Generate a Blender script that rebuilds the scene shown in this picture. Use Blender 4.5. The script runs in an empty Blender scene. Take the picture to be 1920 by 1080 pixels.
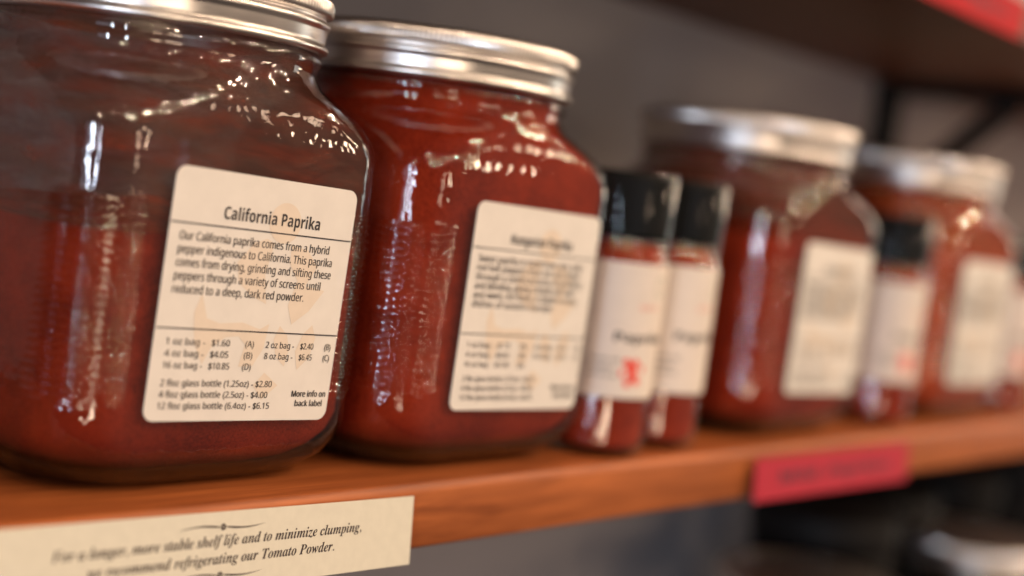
import bpy, bmesh, math, random
from mathutils import Vector, Matrix, noise
random.seed(7)
SC = bpy.context.scene
COL = SC.collection
PI = math.pi

# ------------------------------------------------------------------ camera
CAM = Vector((-.2967, -.3331, .1061))
yaw, pit, roll = .87658, -.07041, .13399
F = Vector((math.sin(yaw)*math.cos(pit), math.cos(yaw)*math.cos(pit), math.sin(pit)))
R0 = Vector((math.cos(yaw), -math.sin(yaw), 0))
U0 = R0.cross(F)
R1 = R0*math.cos(roll) + U0*math.sin(roll)
U1 = -R0*math.sin(roll) + U0*math.cos(roll)
cd = bpy.data.cameras.new('camera')
cam = bpy.data.objects.new('camera', cd)
COL.objects.link(cam)
cam.matrix_world = Matrix(((R1.x, U1.x, -F.x, CAM.x), (R1.y, U1.y, -F.y, CAM.y), (R1.z, U1.z, -F.z, CAM.z), (0, 0, 0, 1)))
cd.sensor_width = 36
cd.lens = 2721.6*36/1920
cd.clip_start = .01
cd.clip_end = 60
cd.dof.use_dof = True
cd.dof.focus_distance = .462
cd.dof.aperture_fstop = 3.2
SC.camera = cam

# ------------------------------------------------------------------ the dim shop around (world)
world = bpy.data.worlds.new('World')
SC.world = world
world.use_nodes = True
wn, wl = world.node_tree.nodes, world.node_tree.links
wn.clear()
wo = wn.new('ShaderNodeOutputWorld')
bg = wn.new('ShaderNodeBackground')
geo = wn.new('ShaderNodeNewGeometry')
dot = wn.new('ShaderNodeVectorMath'); dot.operation = 'DOT_PRODUCT'
dv = Vector((.72, -.66, .20)).normalized()
dot.inputs[1].default_value = (-dv.x, -dv.y, -dv.z)      # Incoming points back at the viewer
wl.new(geo.outputs['Incoming'], dot.inputs[0])
ramp = wn.new('ShaderNodeValToRGB')
e = ramp.color_ramp.elements
e[0].position = .30; e[0].color = (.030, .024, .022, 1)
e[1].position = .98; e[1].color = (.55, .41, .32, 1)
m = e.new(.70); m.color = (.11, .08, .065, 1)
mr = wn.new('ShaderNodeMapRange')
mr.inputs['From Min'].default_value = -1
wl.new(dot.outputs['Value'], mr.inputs['Value'])
wl.new(mr.outputs['Result'], ramp.inputs['Fac'])
wl.new(ramp.outputs['Color'], bg.inputs['Color'])
bg.inputs['Strength'].default_value = .45
wl.new(bg.outputs['Background'], wo.inputs['Surface'])

# ------------------------------------------------------------------ shop lamps and added low fill lights
def aim(o, target):
    o.rotation_euler = (Vector(target) - o.location).to_track_quat('-Z', 'Y').to_euler()
def area(name, loc, sx, sy, power, col, target=(.1, .05, .08)):
    d = bpy.data.lights.new(name, 'AREA'); d.shape = 'RECTANGLE'; d.size = sx; d.size_y = sy
    d.energy = power; d.color = col
    o = bpy.data.objects.new(name, d); COL.objects.link(o); o.location = loc; aim(o, target)
    return o
area('shop_window', (-2.95, -.95, .10), .42, 1.3, 2.5, (.70, .80, 1.0))
area('shop_window', (-2.90, -1.22, .12), .10, 1.4, 25, (.74, .84, 1.0))
area('shop_window', (-2.70, -1.78, -.05), .10, 1.1, 15, (.74, .83, 1.0))
area('far_window', (3.2, -.55, .35), .30, 1.5, 4, (.93, 1.0, .93))
def bulb_or_fill(az, el, dist, power, rad, col=(1.0, .74, .52)):
    d = bpy.data.lights.new('warm_bulb_or_fill', 'POINT'); d.energy = power; d.shadow_soft_size = rad; d.color = col
    o = bpy.data.objects.new('warm_bulb_or_fill', d); COL.objects.link(o)
    a, b = math.radians(az), math.radians(el)
    o.location = (dist*math.cos(b)*math.cos(a), dist*math.cos(b)*math.sin(a), .08 + dist*math.sin(b))
# small bare bulbs in loose clusters, low ones added to light wall and lids: (azimuth, elevation, distance, count, spread)
for az, el, dist, n, spr in ((-146, 40, 2.6, 3, 9), (-122, 50, 2.8, 4, 9), (-104, 30, 3.2, 3, 8), (-84, 46, 2.7, 5, 10),
                             (-62, 30, 3.0, 4, 9), (-44, 46, 2.6, 5, 9), (-20, 32, 2.9, 4, 9), (-78, 11, 3.0, 3, 8), (-34, 10, 3.0, 3, 8),
                             (-122, -16, 2.6, 3, 6), (-12, 9, 2.6, 4, 8), (-28, 20, 2.6, 2, 10), (-8, 44, 2.6, 2, 9)):
    for k in range(n):
        bulb_or_fill(az + random.uniform(-spr, spr)*1.5, el + random.uniform(-spr, spr), dist*random.uniform(.85, 1.2),
             random.choice((6.0, 11.0, 17.0)), random.uniform(.012, .018)*(1 if el > 15 else 8))   # the low, added ones are enlarged to dim their reflections

vs = SC.view_settings
vs.view_transform = 'Standard'
try: vs.look = 'None'
except Exception: pass
vs.gamma = 1
vs.use_curve_mapping = False
vs.exposure = -.03
SC.render.engine = 'CYCLES'
SC.cycles.use_denoising = True
SC.cycles.max_bounces = 14
SC.cycles.transparent_max_bounces = 24
SC.cycles.caustics_reflective = False
SC.cycles.caustics_refractive = False

# ------------------------------------------------------------------ helpers
def link(o): COL.objects.link(o); return o
def tag(o, label=None, cat=None, group=None, kind=None):
    if label: o['label'] = label
    if cat: o['category'] = cat
    if group: o['group'] = group
    if kind: o['kind'] = kind
    return o
def empty(name, loc=(0, 0, 0), rz=0):
    o = link(bpy.data.objects.new(name, None)); o.location = loc; o.rotation_euler = (0, 0, rz)
    o.empty_display_size = .01
    return o
def obj(name, bm, mat, parent=None, smooth=True, loc=None):
    if isinstance(bm, bmesh.types.BMesh):
        me = bpy.data.meshes.new(name)
        bmesh.ops.recalc_face_normals(bm, faces=bm.faces)
        bm.to_mesh(me); bm.free()
        if smooth:
            for p in me.polygons: p.use_smooth = True
    else:
        me = bm
    if not me.materials: me.materials.append(mat)
    o = link(bpy.data.objects.new(name, me))
    if me.materials[0] != mat:
        o.material_slots[0].link = 'OBJECT'; o.material_slots[0].material = mat
    if parent: o.parent = parent
    if loc: o.location = loc
    return o
def mesh_of(name, bm, mat, smooth=True):
    me = bpy.data.meshes.new(name); bmesh.ops.recalc_face_normals(bm, faces=bm.faces); bm.to_mesh(me); bm.free()
    if smooth:
        for p in me.polygons: p.use_smooth = True
    me.materials.append(mat)
    return me
def box(bm, x0, x1, y0, y1, z0, z1):
    r = bmesh.ops.create_cube(bm, size=1)
    bmesh.ops.transform(bm, verts=r['verts'], matrix=Matrix.Translation(((x0+x1)/2, (y0+y1)/2, (z0+z1)/2)) @ Matrix.Diagonal((x1-x0, y1-y0, z1-z0, 1)))
    return r['verts']
def rounded(theta, a, r):
    c, s = abs(math.cos(theta)), abs(math.sin(theta))
    k = a - r
    if k < 1e-6: return a
    if a*s <= k*c + 1e-12: return a/c
    if a*c <= k*s + 1e-12: return a/s
    q = k*(c+s)
    return q + math.sqrt(max(0, q*q - 2*k*k + r*r))
def lathe(bm, rows, n=128, radius=None, cap0=False, cap1=False):
    """rows: (z, a, corner_radius) or a callable radius(theta, row)"""
    rings = []
    for row in rows:
        ring = []
        for i in range(n):
            t = 2*PI*i/n
            rr = radius(t, row) if radius else rounded(t, row[1], row[2])
            ring.append(bm.verts.new((rr*math.cos(t), rr*math.sin(t), row[0])))
        rings.append(ring)
    for A, B in zip(rings, rings[1:]):
        for i in range(n):
            j = (i+1) % n
            bm.faces.new((A[i], A[j], B[j], B[i]))
    if cap0: bm.faces.new(rings[0][::-1])
    if cap1: bm.faces.new(rings[-1])
    return rings
def round_rows(pts): return [(z, r, r) for r, z in pts]

# ------------------------------------------------------------------ materials
def mat(name):
    m = bpy.data.materials.new(name); m.use_nodes = True
    n = m.node_tree.nodes; n.clear()
    return m, n, m.node_tree.links, n.new('ShaderNodeOutputMaterial')
def noise_node(n, l, scale, detail=4, vec='Object', stretch=None, rough=.5):
    tc = n.new('ShaderNodeTexCoord')
    t = n.new('ShaderNodeTexNoise'); t.inputs['Scale'].default_value = scale; t.inputs['Detail'].default_value = detail
    t.inputs['Roughness'].default_value = rough
    if stretch:
        mp = n.new('ShaderNodeMapping'); mp.inputs['Scale'].default_value = stretch
        l.new(tc.outputs[vec], mp.inputs['Vector']); l.new(mp.outputs['Vector'], t.inputs['Vector'])
    else:
        l.new(tc.outputs[vec], t.inputs['Vector'])
    return t
def ramp_node(n, l, src, stops):
    r = n.new('ShaderNodeValToRGB'); el = r.color_ramp.elements
    while len(el) < len(stops): el.new(.5)
    for x, (p, c) in zip(el, stops): x.position = p; x.color = (*c, 1)
    l.new(src, r.inputs['Fac']); return r
def plain(name, col, rough=.5, metal=0, var=.12, scale=60, bump=0, spec=.5, coat=0, stretch=None):
    m, n, l, out = mat(name)
    b = n.new('ShaderNodeBsdfPrincipled'); l.new(b.outputs[0], out.inputs['Surface'])
    t = noise_node(n, l, scale, 5, stretch=stretch)
    r = ramp_node(n, l, t.outputs['Fac'], [(.3, [c*(1-var) for c in col]), (.7, [min(1, c*(1+var)) for c in col])])
    l.new(r.outputs['Color'], b.inputs['Base Color'])
    b.inputs['Roughness'].default_value = rough; b.inputs['Metallic'].default_value = metal
    b.inputs['Specular IOR Level'].default_value = spec
    b.inputs['Coat Weight'].default_value = coat; b.inputs['Coat Roughness'].default_value = .12
    if bump:
        bp = n.new('ShaderNodeBump'); bp.inputs['Strength'].default_value = bump; bp.inputs['Distance'].default_value = .001
        l.new(t.outputs['Fac'], bp.inputs['Height']); l.new(bp.outputs['Normal'], b.inputs['Normal'])
    return m
def glass(name, tint=(.93, .945, .935), wav=.14, scale=62, base=.078, fine=.00020):
    m, n, l, out = mat(name)
    lw = n.new('ShaderNodeLayerWeight'); lw.inputs['Blend'].default_value = .5
    t = noise_node(n, l, scale, 2, stretch=(1, 1, .45))
    bp = n.new('ShaderNodeBump'); bp.inputs['Strength'].default_value = wav; bp.inputs['Distance'].default_value = .0012
    l.new(t.outputs['Fac'], bp.inputs['Height'])
    if fine:                                    # small pits and ripples left by the mould
        t2 = noise_node(n, l, 232, 1)
        b2 = n.new('ShaderNodeBump'); b2.inputs['Strength'].default_value = 1; b2.inputs['Distance'].default_value = fine
        l.new(t2.outputs['Fac'], b2.inputs['Height']); l.new(bp.outputs['Normal'], b2.inputs['Normal']); bp = b2
    l.new(bp.outputs['Normal'], lw.inputs['Normal'])
    pw = n.new('ShaderNodeMath'); pw.operation = 'POWER'; pw.inputs[1].default_value = 4.5
    l.new(lw.outputs['Facing'], pw.inputs[0])
    ma = n.new('ShaderNodeMath'); ma.operation = 'MULTIPLY_ADD'; ma.inputs[1].default_value = 1-base; ma.inputs[2].default_value = base
    l.new(pw.outputs[0], ma.inputs[0])
    tr = n.new('ShaderNodeBsdfTransparent'); tr.inputs['Color'].default_value = (*tint, 1)
    gl = n.new('ShaderNodeBsdfGlossy'); gl.inputs['Roughness'].default_value = .04
    l.new(bp.outputs['Normal'], gl.inputs['Normal'])
    mx = n.new('ShaderNodeMixShader')
    l.new(ma.outputs[0], mx.inputs['Fac']); l.new(tr.outputs[0], mx.inputs[1]); l.new(gl.outputs[0], mx.inputs[2])
    l.new(mx.outputs[0], out.inputs['Surface'])
    return m
def powder(name, dark, light, grain=420):
    m, n, l, out = mat(name)
    b = n.new('ShaderNodeBsdfPrincipled'); l.new(b.outputs[0], out.inputs['Surface'])
    t = noise_node(n, l, 26, 6, stretch=(1, 1, 1.5), rough=.6)
    g = noise_node(n, l, grain*2.6, 3, rough=.7)
    md = n.new('ShaderNodeMath'); md.operation = 'MULTIPLY_ADD'; md.inputs[1].default_value = .75
    l.new(g.outputs['Fac'], md.inputs[0])
    sb = n.new('ShaderNodeMath'); sb.operation = 'SUBTRACT'; sb.inputs[1].default_value = .37
    l.new(t.outputs['Fac'], sb.inputs[0]); l.new(sb.outputs[0], md.inputs[2])
    r = ramp_node(n, l, md.outputs[0], [(.34, dark), (.66, light)])
    l.new(r.outputs['Color'], b.inputs['Base Color'])
    b.inputs['Roughness'].default_value = .9; b.inputs['Specular IOR Level'].default_value = .1
    bp = n.new('ShaderNodeBump'); bp.inputs['Strength'].default_value = .8; bp.inputs['Distance'].default_value = .0009
    l.new(g.outputs['Fac'], bp.inputs['Height']); l.new(bp.outputs['Normal'], b.inputs['Normal'])
    return m
def film(name, col, lo, hi, grey):
    """powder dust clinging in streaks to the inside of the glass"""
    m, n, l, out = mat(name)
    t = noise_node(n, l, 34, 7, stretch=(1, 1, 3.6), rough=.68)
    t.inputs['Distortion'].default_value = .6
    r = ramp_node(n, l, t.outputs['Fac'], [(.42, (lo,)*3), (.70, (hi,)*3)])
    c = noise_node(n, l, 30, 6, stretch=(1, 1, 4.5), rough=.65)
    cr = ramp_node(n, l, c.outputs['Fac'], [(.42, grey), (.62, col)])
    d = n.new('ShaderNodeBsdfDiffuse'); l.new(cr.outputs['Color'], d.inputs['Color'])
    tr = n.new('ShaderNodeBsdfTransparent')
    mx = n.new('ShaderNodeMixShader')
    l.new(r.outputs['Color'], mx.inputs['Fac']); l.new(tr.outputs[0], mx.inputs[1]); l.new(d.outputs[0], mx.inputs[2])
    l.new(mx.outputs[0], out.inputs['Surface'])
    return m
def wood(name, dark, light, rough=.46):
    m, n, l, out = mat(name)
    b = n.new('ShaderNodeBsdfPrincipled'); l.new(b.outputs[0], out.inputs['Surface'])
    t = noise_node(n, l, 9, 8, stretch=(.8, 9, 12), rough=.66); t.inputs['Distortion'].default_value = 1.2
    f = noise_node(n, l, 120, 3, stretch=(.05, 1, 1))
    ad = n.new('ShaderNodeMath'); ad.operation = 'MULTIPLY_ADD'; ad.inputs[1].default_value = .35
    l.new(f.outputs['Fac'], ad.inputs[0]); l.new(t.outputs['Fac'], ad.inputs[2])
    r = ramp_node(n, l, ad.outputs[0], [(.45, dark), (.9, light)])
    l.new(r.outputs['Color'], b.inputs['Base Color'])
    b.inputs['Roughness'].default_value = rough; b.inputs['Specular IOR Level'].default_value = .3
    bp = n.new('ShaderNodeBump'); bp.inputs['Strength'].default_value = .12; bp.inputs['Distance'].default_value = .0006
    l.new(ad.outputs[0], bp.inputs['Height']); l.new(bp.outputs['Normal'], b.inputs['Normal'])
    return m

M = {}
M['glass'] = glass('jar_glass')
M['bottle_glass'] = glass('bottle_glass', wav=.06, fine=.00012)
M['shade_base_glass'] = glass('shade_tinted_thick_glass', (.34, .27, .23), .05, 62, .03, 0)  # dark tint stands in for the contact shadow under each jar
M['sleeve'] = glass('clear_shrink_film', (.97, .985, .975), wav=.12, scale=120, base=.012, fine=0)
M['lid'] = plain('brushed_aluminium', (.76, .72, .69), .30, 1, .04, 90, stretch=(1, 1, 8))
M['dark_lid'] = plain('black_lid_plastic', (.008, .007, .007), .6, 0, .2, 80, spec=.2)
M['cap'] = plain('black_cap_plastic', (.006, .0055, .0055), .5, 0, .2, 90, spec=.12)
M['paper'] = plain('label_paper', (.74, .685, .615), .55, 0, .035, 120, spec=.35)
M['card'] = plain('cream_card', (.68, .635, .515), .6, 0, .03, 260, spec=.3)
M['bottle_paper'] = plain('bottle_label_paper', (.74, .645, .56), .5, 0, .03, 120, spec=.35)
M['ink'] = plain('dark_ink', (.030, .024, .026), .6, 0, .1, 300)
M['card_ink'] = plain('card_ink', (.035, .020, .022), .6, 0, .1, 300)
M['logo'] = plain('pale_tan_print', (.73, .615, .495), .55, 0, .03, 200, spec=.35)
M['red_print'] = plain('red_print', (.78, .055, .03), .5, 0, .1, 200)
M['pink_print'] = plain('pink_print', (.78, .40, .32), .5, 0, .1, 200)
M['grey_print'] = plain('grey_green_print', (.42, .42, .35), .5, 0, .1, 200)
M['powder_a'] = powder('deep_red_powder', (.120, .009, .003), (.270, .024, .007))
M['powder_b'] = powder('bright_red_powder', (.16, .011, .003), (.34, .030, .008))
M['powder_c'] = powder('red_powder', (.20, .015, .006), (.36, .034, .010))
M['powder_d'] = powder('orange_red_powder', (.30, .032, .009), (.46, .065, .015))
M['bottle_powder'] = powder('bright_bottle_powder', (.22, .018, .007), (.42, .045, .014))
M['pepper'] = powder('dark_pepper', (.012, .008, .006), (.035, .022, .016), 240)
M['film_a'] = film('clinging_red_dust', (.20, .036, .016), .33, .96, (.130, .050, .034))
M['film_b'] = film('thin_red_dust', (.24, .035, .014), .45, .94, (.15, .035, .018))
M['film_d'] = film('orange_dust', (.50, .12, .035), .5, .95, (.40, .06, .02))
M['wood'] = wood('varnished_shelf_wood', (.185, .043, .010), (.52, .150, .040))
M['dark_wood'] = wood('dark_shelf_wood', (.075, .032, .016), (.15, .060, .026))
M['wall'] = plain('grey_wall_paint', (.38, .345, .335), .8, 0, .05, 5, bump=.15, spec=.2)
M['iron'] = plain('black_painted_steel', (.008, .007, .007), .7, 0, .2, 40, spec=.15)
M['pink'] = plain('pink_red_card', (.44, .026, .048), .6, 0, .05, 60, spec=.2)
M['red'] = plain('red_card', (.48, .012, .018), .7, 0, .05, 60, spec=.15)
M['tag_ink'] = plain('tag_ink', (.05, .012, .03), .6, 0, .1, 200)
M['edge'] = plain('plum_print', (.20, .03, .05), .55, 0, .1, 200)

# ------------------------------------------------------------------ lettering
BOLD_IT = {}
for i in range(26):
    BOLD_IT[chr(65+i)] = chr(0x1D468+i); BOLD_IT[chr(97+i)] = chr(0x1D482+i)
SANS = {}
for i in range(26):
    SANS[chr(65+i)] = chr(0x1D5A0+i); SANS[chr(97+i)] = chr(0x1D5BA+i)
for i in range(10): SANS[chr(48+i)] = chr(0x1D7E2+i)
def sans(s): return ''.join(SANS.get(c, c) for c in s)
SANSB = {}
for i in range(26):
    SANSB[chr(65+i)] = chr(0x1D5D4+i); SANSB[chr(97+i)] = chr(0x1D5EE+i)
def sans_bold(s): return ''.join(SANSB.get(c, c) for c in s)
def serif(s): return ''.join(BOLD_IT.get(c, c) for c in s)
def letters(bm, s, x, y, size, width=None, align='L', bold=0.0, shear=0, z=0.0, rot=0.0, space=1.0):
    """flat glyphs in the xy plane; width (metres) squeezes the line to that length"""
    cu = bpy.data.curves.new('t', 'FONT'); cu.body = s; cu.size = 1; cu.fill_mode = 'FRONT'; cu.resolution_u = 3
    cu.shear = shear; cu.space_character = space
    o = bpy.data.objects.new('t', cu); COL.objects.link(o)
    dg = bpy.context.evaluated_depsgraph_get()
    me = bpy.data.meshes.new_from_object(o.evaluated_get(dg))
    bpy.data.objects.remove(o); bpy.data.curves.remove(cu)
    xs = [v.co.x for v in me.vertices]
    if not xs: bpy.data.meshes.remove(me); return
    x0, w = min(xs), max(xs)-min(xs)
    sx = (width/w) if width else size
    off = {'L': 0, 'C': -.5, 'R': -1}[align]*w*sx
    cr, sr = math.cos(rot), math.sin(rot)
    for v in me.vertices:
        px, py = (v.co.x-x0)*sx + off, v.co.y*size
        v.co = (x + cr*px - sr*py, y + sr*px + cr*py, z)
    bm.from_mesh(me)
    if bold:                                   # a second strike a hair to the right thickens the stems
        for v in me.vertices: v.co += Vector((cr*bold*size, sr*bold*size, .00002))
        bm.from_mesh(me)
    bpy.data.meshes.remove(me)
def poly(bm, pts, z=0.0):
    f = bm.faces.new([bm.verts.new((x, y, z)) for x, y in pts])
    bmesh.ops.triangulate(bm, faces=[f])
def strip(bm, x0, x1, y, h, z=0.0): poly(bm, [(x0, y-h/2), (x1, y-h/2), (x1, y+h/2), (x0, y+h/2)], z)
def disc(bm, x, y, rx, ry=None, n=28, z=0.0, a0=0, a1=2*PI):
    ry = ry or rx
    poly(bm, [(x+rx*math.cos(a0+(a1-a0)*i/n), y+ry*math.sin(a0+(a1-a0)*i/n)) for i in range(n)], z)
def sheet(bm, w, h, r, t):
    """paper with rounded corners, from z=-t to 0"""
    pts = []
    for cx, cy, a in ((w/2-r, h/2-r, 0), (-w/2+r, h/2-r, 90), (-w/2+r, -h/2+r, 180), (w/2-r, -h/2+r, 270)):
        for k in range(9 if r > 0 else 1):
            q = math.radians(a + (90*k/8 if r > 0 else 45))
            pts.append((cx+r*math.cos(q), cy+r*math.sin(q)))
    top = [bm.verts.new((x, y, 0)) for x, y in pts]; bot = [bm.verts.new((x, y, -t)) for x, y in pts]
    bm.faces.new(top); bm.faces.new(bot[::-1])
    for i in range(len(top)):
        j = (i+1) % len(top); bm.faces.new((top[i], bot[i], bot[j], top[j]))
def front(o, x, y, z, rot=0.0, lean=0.0):
    """turn a flat xy sheet to face -Y (the shop), tilted in its plane by rot, its foot swung out by lean"""
    o.rotation_mode = 'QUATERNION'
    o.rotation_quaternion = (Matrix.Rotation(PI/2 - lean, 3, 'X') @ Matrix.Rotation(rot, 3, 'Z')).to_quaternion()
    o.location = (x, y, z)

mm = .001
def paprika_text(title, body, prices):
    bm = bmesh.new()
    L = lambda s, x, y, size, x1=None, **k: letters(bm, (k.pop('fn', sans))(s), x*mm, y*mm, size*mm, (x1-x)*mm if x1 else None, **k)
    L(title[0], title[1], 23.7, 5.3, title[2], fn=sans_bold)
    for i, (s, x1) in enumerate(body):
        L(s, -32.2, 16.35 - 3.95*i*(5/len(body) if len(body) > 5 else 1), 3.55, x1, bold=.016)
    strip(bm, -35.8*mm, 35.8*mm, 21.3*mm, .42*mm)
    strip(bm, -35.8*mm, 35.8*mm, -9.9*mm, .42*mm)
    for r, (a, b, c, d, e_, f_) in enumerate(prices[0]):
        y = -14.75 - 3.55*r
        L(a, -31.7, y, 2.75, -17.4, bold=.016); L(b, -14.9, y, 2.75, (-8.0 if len(b) < 6 else -7.0), bold=.016); L(c, -1.9, y, 2.75, 1.5, bold=.016)
        if d: L(d, 6.3, y, 2.75, 18.0, bold=.016); L(e_, 20.7, y, 2.75, 26.2, bold=.016); L(f_, 31.1, y, 2.75, 33.8, bold=.016)
    for r, (s, x1) in enumerate(prices[1]): L(s, -31.6, -27.2-3.45*r, 2.75, x1, bold=.016)
    L('More info on', 19.9, -30.2, 2.75, 34.4, bold=.05); L('back label', 21.8, -33.3, 2.75, 33.4, bold=.05)
    return bm
def logo_mark():
    """pale tan shop emblem printed behind the lettering: round head, curved body, leaves"""
    bm = bmesh.new(); q = lambda pts: poly(bm, [(x*mm, y*mm) for x, y in pts])
    disc(bm, 7.2*mm, 24.6*mm, 6.4*mm)
    q([(-4, 17.5), (1, 19.2), (4, 17.8), (2, 8), (4, -1), (-2, 1), (-8, 5), (-9.5, 11)])
    q([(11, 18), (18, 17), (23, 12), (19, 5.5), (27.5, 4.5), (22, -2.5), (15.5, -7), (13, -1), (15.5, 7), (11.5, 12)])
    q([(-21, 1), (-18, -6.5), (-13, -7.8), (-4, -7.2), (3, -9), (6.5, -7.2), (5.5, -15), (2.2, -20.5), (-3.5, -21), (-2, -14), (-5, -11.5), (-10, -12), (-15, -15.5), (-17.5, -20.5), (-21.5, -14), (-23, -5)])
    q([(11, -7.6), (14.5, -10.5), (16, -15), (15, -20.5), (11, -17.5), (9.2, -12)])
    q([(24.5, -6.8), (26.6, -11), (25, -17.5), (20.5, -21.5), (18.8, -15.5), (21, -10)])
    q([(3.5, -26.8), (7.6, -31.2), (13.5, -26.6), (7.4, -22.6)])
    return bm

# ------------------------------------------------------------------ setting
bm = bmesh.new(); box(bm, -2.5, 3.2, .205, .26, -1.2, 1.2)
tag(obj('wall', bm, M['wall'], smooth=False), kind='structure')

def shelf(name, z, material, label):
    """a board along X with rounded-over front edges, top at z"""
    bm = bmesh.new(); t = .0235; r = .0035
    prof = [(.2045, z), (r, z)]
    for k in range(1, 7): a = PI/2*k/6; prof.append((r - r*math.sin(a), z - r + r*math.cos(a)))
    for k in range(1, 7): a = PI/2*k/6; prof.append((.002 - .002*math.cos(a), z - t + .002 - .002*math.sin(a)))
    prof.append((.2045, z-t))
    A = [bm.verts.new((-1.6, y, q)) for y, q in prof]; B = [bm.verts.new((2.6, y, q)) for y, q in prof]
    bm.faces.new(A); bm.faces.new(B[::-1])
    for i in range(len(A)):
        j = (i+1) % len(A); bm.faces.new((A[i], A[j], B[j], B[i]))
    o = obj(name, bm, material)
    bv = o.modifiers.new('sharp', 'EDGE_SPLIT'); bv.split_angle = math.radians(40)
    return tag(o, label, 'shelf')
shelf('wooden_shelf', 0, M['wood'], 'orange-brown varnished wooden shelf the red powder jars stand on')
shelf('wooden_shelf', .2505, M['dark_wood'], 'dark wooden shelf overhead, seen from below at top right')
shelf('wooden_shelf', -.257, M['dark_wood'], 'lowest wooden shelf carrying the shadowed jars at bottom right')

def bracket(x, z, label):
    o = empty('shelf_bracket', (x, .2045, z)); tag(o, label, 'bracket', 'black shelf brackets on the wall')
    bm = bmesh.new(); box(bm, -.014, .014, -.012, 0, -.125, 0); obj('upright', bm, M['iron'], o, False)
    bm = bmesh.new(); box(bm, -.012, .012, -.165, -.0125, -.010, -.001); obj('arm', bm, M['iron'], o, False)
    bm = bmesh.new(); box(bm, -.010, .010, -.066, .066, -.006, .006)
    bmesh.ops.transform(bm, verts=bm.verts, matrix=Matrix.Translation((0, -.059, -.055)) @ Matrix.Rotation(-math.radians(43), 4, 'X'))
    obj('brace', bm, M['iron'], o, False)
    return o
bracket(.775, .2265, 'black steel bracket with diagonal brace under the upper shelf')
bracket(.775, -.0240, 'black steel bracket under the orange shelf, behind the lower lids')

# ------------------------------------------------------------------ the big square jars
HS, CR = .0600, .0215
SHOULDER = [(0.1063, 1), (0.1083, .992), (0.1103, .972), (0.1123, .935), (0.1143, .88), (0.1163, .80), (0.1179, .745), (0.1198, .65), (0.1216, .545), (0.1234, .43), (0.1251, .31), (0.1268, .19), (0.1288, .08), (0.1308, .016), (0.1328, 0)]
NECK, SUP = .0534, (HS-CR)*1.41421 + CR
def shoulder(z):
    t = 1 if z <= .1063 else 0
    for (z0, t0), (z1, t1) in zip(SHOULDER, SHOULDER[1:]):
        if z0 <= z <= z1: t = t0 + (t1-t0)*(z-z0)/(z1-z0)
    a = NECK + t**.55*(HS-NECK); S = NECK + t*(SUP-NECK)
    return a, min(a, (1.41421*a - S)/.41421)
def jar_profile():
    rows = [(.0, .034, .034), (.0, .0450, .030), (.0012, .0482, .029), (.0040, .0526, .0270), (.0085, .0566, .0245), (.0140, .0590, .0226), (.0200, HS, CR)]
    z = .0260
    while z < .0915: rows.append((z, HS, CR)); z += .00042
    rows += [(.096, HS, CR)] + [(z,)+shoulder(z) for z, t in SHOULDER]
    rows += [(.1345, .0535, .0535), (.1356, .0541, .0541), (.1370, .0545, .0545), (.1384, .0540, .0540), (.1396, .0528, .0528), (.1412, .0508, .0508), (.1590, .0502, .0502)]
    return rows
def ridge_radius(t, row):
    z, a, r = row
    rr = rounded(t, a, r)
    if .0262 < z < .0912:
        d = abs((math.degrees(t) % 90) - 45)
        w = max(0, min(1, (12.5-d)/2))*max(0, min(1, (z-.0275)/.002))*max(0, min(1, (.0895-z)/.002))
        # a grip of short raised ribs, in three columns, round each corner
        colw = .5 + .5*math.cos(2*PI*d/8.4)
        rr += w*.0013*(.5+.5*math.cos(2*PI*z/.00252))*max(0, colw)
    return rr
bm = bmesh.new(); lathe(bm, jar_profile(), 320, ridge_radius)
ME_GLASS = mesh_of('glass_body', bm, M['glass'])

bm = bmesh.new(); lathe(bm, [(.0008, .0440, .029), (.0020, .0482, .028), (.0044, .0515, .0265), (.0080, .0548, .0245)], 160, cap0=True)  # thick glass bottom, coloured dark to paint in the contact shadow
ME_HEEL = mesh_of('shade_tinted_base', bm, M['shade_base_glass'])

def lid_meshes():
    NR = 190; n = NR*4
    pr = [(51.6, .6, 0), (52.6, 0, 0), (54.6, 0, 0), (55.5, .6, 0), (55.8, 1.5, 0), (55.5, 2.4, 0), (54.7, 3.0, 0), (54.2, 3.5, 0), (54.5, 4.4, 0), (54.6, 7.6, 0), (54.8, 8.4, 0),
          (55.5, 9.0, 0), (55.7, 9.9, 0), (55.4, 10.8, 0), (54.4, 11.4, 0), (53.7, 11.9, 0), (53.9, 12.5, 0), (55.2, 13.0, .2), (56.0, 13.6, 1), (56.2, 14.5, 1), (56.2, 17.0, 1),
          (55.8, 18.2, 1), (55.1, 19.0, .4), (54.2, 19.6, 0), (52.8, 20.0, 0), (51.2, 20.0, 0), (50.4, 19.5, 0)]
    def rad(t, row):
        k = round(t/(2*PI)*n) % 4
        return row[1] - row[3]*.00062*(0, 0, 1, 1)[k]
    bm = bmesh.new(); lathe(bm, [(z*mm, r*mm, 0, w) for r, z, w in pr], n, rad)
    band = mesh_of('screw_band', bm, M['lid'])
    bm = bmesh.new(); lathe(bm, round_rows([(.0502, .0192), (.047, .0190), (.046, .0196), (.030, .0197), (.004, .0197)]), 96, cap1=True)
    disc_ = mesh_of('top_disc', bm, M['lid'])
    return band, disc_
ME_BAND, ME_DISC = lid_meshes()

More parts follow.
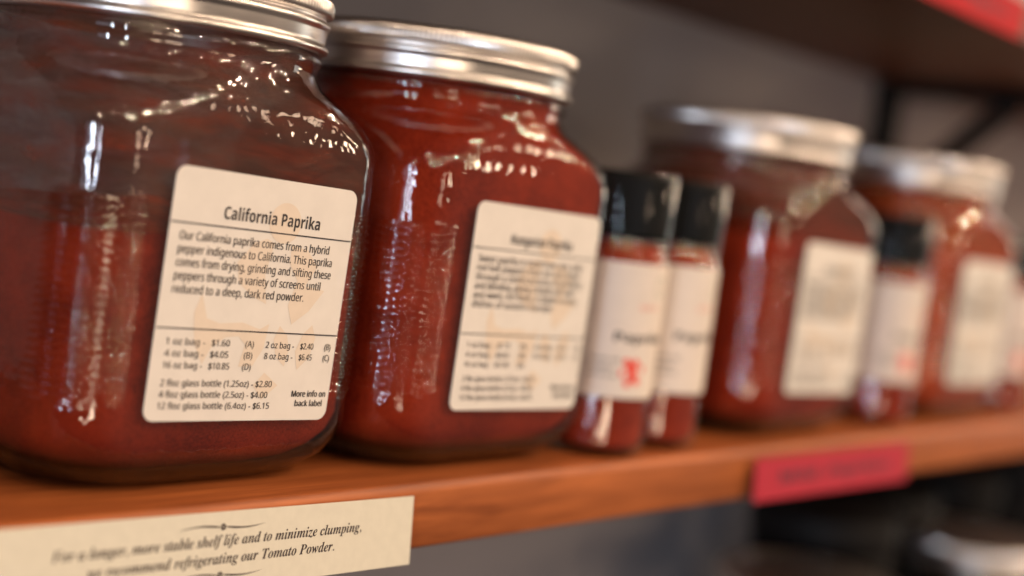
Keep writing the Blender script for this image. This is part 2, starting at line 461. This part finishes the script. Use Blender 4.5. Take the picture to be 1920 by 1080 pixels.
def inside(z, g):
    a, r = shoulder(z); return a-g, max(.002, r-g*.6)
def powder_mesh(name, level, seed, rough=.0025):
    g = .0028
    rows = [(.0050, .030, .030), (.0052, .0440, .028), (.0075, .0495, .027), (.011, .0535, .0255), (.0160, .0562, .0222)] + [(z,)+inside(z, g) for z in (.022, .03, .06, .078, .095, 0.1063, .109, .112, .115, .118, .121, .124, .127, .130, .134) if z < level-.003]
    bm = bmesh.new()
    N = 96
    lathe(bm, rows + [(level,)+inside(level, g)], N, cap0=True)
    bm.verts.ensure_lookup_table()
    edge = list(bm.verts)[-N:]
    prev = edge
    for k, f in enumerate((.94, .8, .62, .4, .18)):
        ring = []
        for v in edge:
            h = noise.noise(Vector((v.co.x*f*34+seed, v.co.y*f*34, seed)))*rough*2.2 - (1-f)*.004
            ring.append(bm.verts.new((v.co.x*f, v.co.y*f, level+h)))
        for i in range(N):
            j = (i+1) % N; bm.faces.new((prev[i], prev[j], ring[j], ring[i]))
        prev = ring
    bm.faces.new(prev)
    for v in edge:
        v.co.z += noise.noise(Vector((v.co.x*22+seed, v.co.y*22, seed*2)))*rough*2 + noise.noise(Vector((v.co.x*90, v.co.y*90, seed)))*rough*.5
    return mesh_of(name, bm, M['powder_a'])
def film_mesh(z0, z1):
    bm = bmesh.new(); lathe(bm, [(z0+(z1-z0)*k/40,)+inside(z0+(z1-z0)*k/40, .0022) for k in range(41)], 120)
    return mesh_of('dust_film', bm, M['film_a'])

LW, LH = .0722, .0757
def jar(x, y, rz, pm, level, seed, label, lidmat=None, text=None, filmspec=None, lab=(.0040, .0604, -1.7), z=0.0, group='square glass jars of red spice along the shelf', tall=1.0):
    o = empty('spice_jar', (x, y, z), rz); tag(o, label, 'jar', group)
    o.scale.z = tall
    if filmspec:
        fm, z0, z1 = filmspec; obj('dust_film', film_mesh(z0, z1), fm, o)
    obj('powder', powder_mesh('powder', level, seed), pm, o)
    obj('glass_body', ME_GLASS, M['glass'], o)
    obj('shade_tinted_base', ME_HEEL, M['shade_base_glass'], o)
    lid = obj('lid', ME_BAND, lidmat or M['lid'], o, loc=(0, 0, .1400)); lid.rotation_euler.z = seed*.7; lid.scale.z = .94
    obj('top_disc', ME_DISC, lidmat or M['lid'], lid)
    if text:
        bm = bmesh.new(); sheet(bm, LW, LH, .0036, .00022)
        lb = obj('paper_label', bm, M['paper'], o, False)
        front(lb, lab[0], -HS-.0003, lab[1], math.radians(lab[2]))
        obj('emblem', logo_mark(), M['logo'], lb, False, (0, 0, .00008))
        obj('printed_text', text, M['ink'], lb, False, (0, 0, .00016))
    return o

cal = paprika_text(('California Paprika', -17.1, 21.5),
    [('Our California paprika comes from a hybrid', 27.0), ('pepper indigenous to California. This paprika', 28.9), ('comes from drying, grinding and sifting these', 29.2),
     ('peppers through a variety of screens until', 25.4), ('reduced to a deep, dark red powder.', 19.0)],
    ([('1 oz bag -', '$1.60', '(A)', '2 oz bag -', '$2.40', '(B)'), ('4 oz bag -', '$4.05', '(B)', '8 oz bag -', '$6.45', '(C)'), ('16 oz bag -', '$10.85', '(D)', '', '', '')],
     [('2 floz glass bottle (1.25oz) - $2.80', 11.0), ('4 floz glass bottle (2.5oz) - $4.00', 9.8), ('12 floz glass bottle (6.4oz) - $6.15', 11.2)]))
BODY2 = [('Sweet paprika is made from ripe, mild', 28), ('red bell peppers that are sun dried', 27), ('through a careful process of grinding', 29), ('and blending, giving a bright red color', 26), ('and sweet, rich flavor. A staple in many', 28), ('dishes of eastern Europe.', 14)]
PR2 = ([('1 oz bag -', '$1.75', '(A)', '2 oz bag -', '$2.75', '(B)'), ('4 oz bag -', '$4.60', '(B)', '8 oz bag -', '$7.55', '(C)'), ('16 oz bag -', '$12.85', '(D)', '', '', '')],
       [('2 floz glass bottle (1.25oz) - $2.95', 9), ('4 floz glass bottle (2.5oz) - $4.40', 8.4), ('12 floz glass bottle (6.4oz) - $6.95', 9)])
hun = paprika_text(('Hungarian Paprika', -16, 20), BODY2, PR2)
t3 = paprika_text(('Smoked Paprika', -15, 17), BODY2, PR2)
t4 = paprika_text(('Spanish Paprika', -15, 18), BODY2, PR2)

jar(-.0078, .0721, 0, M['powder_a'], .0805, 1.3, 'foremost square jar of dark red powder, half clear at top, California Paprika label', text=cal, filmspec=(M['film_a'], .0785, .1400))
jar(.1187, .0678, math.radians(-.6), M['powder_b'], .1400, 2.1, 'jar filled to the neck with bright red powder, second from the front, Hungarian Paprika label', text=hun, lab=(.0058, .0606, -1.2))
jar(.3589, .0686, math.radians(.8), M['powder_c'], .1070, 3.7, 'blurred silver-lidded jar of red powder standing between the two groups of black-capped bottles', text=t3, lab=(.0050, .0612, -1.5), tall=.982, filmspec=(M['film_b'], .100, .1400))
jar(.5647, .0725, math.radians(-1), M['powder_d'], .1090, 4.4, 'farthest and most blurred square jar, orange-red powder, near the right edge', text=t4, lab=(.0020, .0612, -1.0), tall=.985, filmspec=(M['film_d'], .104, .1400))

# ------------------------------------------------------------------ small bottles with black caps
BR = .0222
bm = bmesh.new()
lathe(bm, round_rows([(.012, .0006), (.0185, 0), (.0208, .0012), (.0220, .0036), (BR, .0075), (BR, .080), (.0217, .0845), (.0203, .0880), (.0190, .0900), (.0188, .0930), (.0188, .104)]), 72)
ME_BG = mesh_of('glass_body', bm, M['bottle_glass'])
bm = bmesh.new()
lathe(bm, round_rows([(.010, .0035), (.0175, .0034), (.0196, .0048), (.0204, .0085), (.0204, .0790), (.0198, .0835), (.0184, .0870), (.0174, .0890)]), 64, cap0=True, cap1=True)
ME_BP = mesh_of('powder', bm, M['bottle_powder'])
bm = bmesh.new()
lathe(bm, [(z, r, r, w) for r, z, w in ((.0190, .0915, 0), (.0206, .0913, 0), (.0210, .0920, .3), (.0212, .0935, 1), (.0212, .1145, 1), (.0208, .1165, .6), (.0200, .1176, 0), (.0186, .1180, 0), (.004, .1176, 0))], 240,
      lambda t, row: row[1] - row[3]*.0009*(round(t/(2*PI)*240) % 4 > 1), cap1=True)
ME_BC = mesh_of('cap', bm, M['cap'])
bm = bmesh.new()
lathe(bm, round_rows([(.0216, .0850), (.0222, .0880), (.0222, .1160), (.0214, .1186), (.0186, .1192)]), 64)
ME_BS = mesh_of('shrink_band', bm, M['sleeve'])
def wrap(bm, r):
    """bend a flat print (x = arc length, y = height) round the bottle, x=0 on the -Y side"""
    for v in bm.verts:
        a = -PI/2 + v.co.x/r; rr = r + v.co.z
        v.co = (rr*math.cos(a), rr*math.sin(a), v.co.y)
def grid(bm, x0, x1, y0, y1, n, z=0):
    A = [bm.verts.new((x0+(x1-x0)*i/n, y0, z)) for i in range(n+1)]; B = [bm.verts.new((x0+(x1-x0)*i/n, y1, z)) for i in range(n+1)]
    for i in range(n): bm.faces.new((A[i], A[i+1], B[i+1], B[i]))
LR = BR + .00025
bm = bmesh.new(); grid(bm, -.040, .0245, .0255, .0812, 48); wrap(bm, LR); ME_BL = mesh_of('paper_label', bm, M['bottle_paper'])
bm = bmesh.new(); letters(bm, sans_bold('Paprika'), -.0185, .0488, .0054, .027, bold=.02)
for k, w in enumerate((.0125, .0105, .0118)): letters(bm, ('Sweet red', 'pepper', 'net wt 2 oz')[k], -.0275, .0405-.0034*k, .0026, w, bold=.01)
wrap(bm, LR + .00012); ME_BT = mesh_of('printed_text', bm, M['ink'], False)
bm = bmesh.new()
for a, L_ in ((20, .0062), (75, .0056), (130, .0066), (190, .0058), (250, .0064), (310, .0060)):
    c, s = math.cos(math.radians(a)), math.sin(math.radians(a))
    poly(bm, [(-.0085 - s*.0016, .0365 + c*.0016), (-.0085 + c*L_ - s*.0011, .0365 + s*L_ + c*.0011), (-.0085 + c*L_*1.05, .0365 + s*L_*1.05), (-.0085 + c*L_*.9 + s*.002, .0365 + s*L_*.9 - c*.002), (-.0085 + s*.0016, .0365 - c*.0016)])
wrap(bm, LR + .00012); ME_BE = mesh_of('red_emblem', bm, M['red_print'], False)
bm = bmesh.new(); disc(bm, .0022, .0722, .0040, .0044); wrap(bm, LR + .00012); ME_BO = mesh_of('round_emblem', bm, M['grey_print'], False)
bm = bmesh.new(); letters(bm, 'spice', -.0090, .0625, .0042, .0105, bold=.02); wrap(bm, LR + .00012); ME_BK = mesh_of('small_print', bm, M['pink_print'], False)
def bottle(x, y, rz, label, emblem=True):
    o = empty('spice_bottle', (x, y, 0), math.radians(rz)); tag(o, label, 'bottle', 'small black-capped spice bottles between the jars')
    obj('powder', ME_BP, M['bottle_powder'], o); obj('glass_body', ME_BG, M['bottle_glass'], o)
    obj('cap', ME_BC, M['cap'], o); obj('shrink_band', ME_BS, M['sleeve'], o)
    lb = obj('paper_label', ME_BL, M['bottle_paper'], o)
    obj('printed_text', ME_BT, M['ink'], lb); obj('round_emblem', ME_BO, M['grey_print'], lb); obj('small_print', ME_BK, M['pink_print'], lb)
    if emblem: obj('red_emblem', ME_BE, M['red_print'], lb)
    return o
bottle(.1995, .0255, 2, 'small black-capped bottle with red splash on its label, beside the bright red jar')
bottle(.2465, .0300, 8, 'small black-capped bottle without a red splash, right of the one beside the bright red jar', False)
bottle(.4760, .0340, 4, 'small black-capped bottle standing between the two blurred silver-lidded jars')
bottle(.6560, .0360, 0, 'small black-capped bottle past the farthest jar, cut by the right edge')

# ------------------------------------------------------------------ the lower shelf in shadow
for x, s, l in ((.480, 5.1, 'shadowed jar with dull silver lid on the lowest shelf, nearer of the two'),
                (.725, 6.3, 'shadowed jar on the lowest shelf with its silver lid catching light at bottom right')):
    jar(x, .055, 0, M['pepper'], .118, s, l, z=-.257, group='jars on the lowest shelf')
bm = bmesh.new(); lathe(bm, round_rows([(.040, 0), (.046, .002), (.047, .008), (.047, .152), (.045, .158)]), 72, cap0=True, cap1=True); ME_CB = mesh_of('body', bm, M['iron'])
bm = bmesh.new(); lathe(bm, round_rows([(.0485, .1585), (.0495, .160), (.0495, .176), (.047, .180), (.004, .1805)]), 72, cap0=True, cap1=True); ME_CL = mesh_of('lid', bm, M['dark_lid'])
for x, y, l in ((.585, .105, 'black canister in the dark below the left end of the pink-red tag'), (.705, .130, 'black canister added for darkness below the right end of the pink-red tag'),
                (.850, .140, 'black canister added for darkness behind the silver lid at bottom right'), (1.010, .140, 'black canister added to cover bright wall, cut by the right edge of the photo')):
    o = empty('dark_filler_canister', (x, y, -.257)); tag(o, l, 'canister', 'black canisters on the lowest shelf')  # most canisters added only to darken this corner of the lowest shelf
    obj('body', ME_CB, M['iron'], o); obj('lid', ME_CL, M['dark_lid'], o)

# ------------------------------------------------------------------ cards and tags on the shelf edges
bm = bmesh.new(); sheet(bm, .164, .0234, 0, .0004)
card = obj('shelf_card', bm, M['card'], None, False)
front(card, -.0172, -.0021, -.0136, math.radians(-1.25), math.radians(5.5))
tag(card, 'cream card about shelf life and Tomato Powder on the shelf edge', 'card')
bm = bmesh.new()
letters(bm, serif('For a longer, more stable shelf life and to minimize clumping,'), 0, 1.5*mm, 4.6*mm, 115.6*mm, 'C')
letters(bm, serif('we recommend refrigerating our Tomato Powder.'), 0, -3.9*mm, 4.6*mm, 92.4*mm, 'C')
obj('printed_text', bm, M['card_ink'], card, False, (0, 0, .0001))
bm = bmesh.new()
for y in (7.1, -7.3):
    for s in (-1, 1):
        n = 14; up, dn = [], []
        for k in range(n+1):
            f = k/n; x = s*(1.3 + 15.2*f)
            w = .34*(1-f)**.8*min(1, .45+3*f)
            yy = y + s*(-.75*math.sin(PI*f*.95) + .35*f)
            up.append((x*mm, (yy+w)*mm)); dn.append((x*mm, (yy-w)*mm-1e-6))
        poly(bm, up + dn[::-1])
    for k in range(6):
        a = PI/3*k + .3; disc(bm, .68*math.cos(a)*mm, (y+.68*math.sin(a))*mm, .40*mm, n=10)
obj('ornament', bm, M['card_ink'], card, False, (0, 0, .00012))

def shelf_tag(x, z, w, h, m, words, lean, label, y=-.004):
    bm = bmesh.new(); sheet(bm, w, h, 0, .0006)
    o = obj('shelf_tag', bm, m, None, False); front(o, x, y, z, math.radians(-.2), math.radians(lean))
    tag(o, label, 'tag', 'red tags on the shelf edges')
    bm = bmesh.new()
    for s, xx, ww, sz in words: letters(bm, sans_bold(s), xx*mm, -2.6*mm, sz*mm, ww*mm, bold=.03)
    obj('printed_text', bm, M['tag_ink'], o, False, (0, 0, .0001))
    return o
shelf_tag(.3700, -.0138, .162, .0203, M['pink'], [('Mild', -58, 36, 8), ('Paprikas', -10, 68, 8)], 4, 'pink-red tag with dark lettering on the edge of the orange shelf', -.0050)
shelf_tag(.4440, .2385, .162, .0215, M['red'], [('Hot', -58, 36, 8), ('Peppers', -10, 68, 8)], 0, 'red tag on the front of the upper shelf at top right', -.0012)
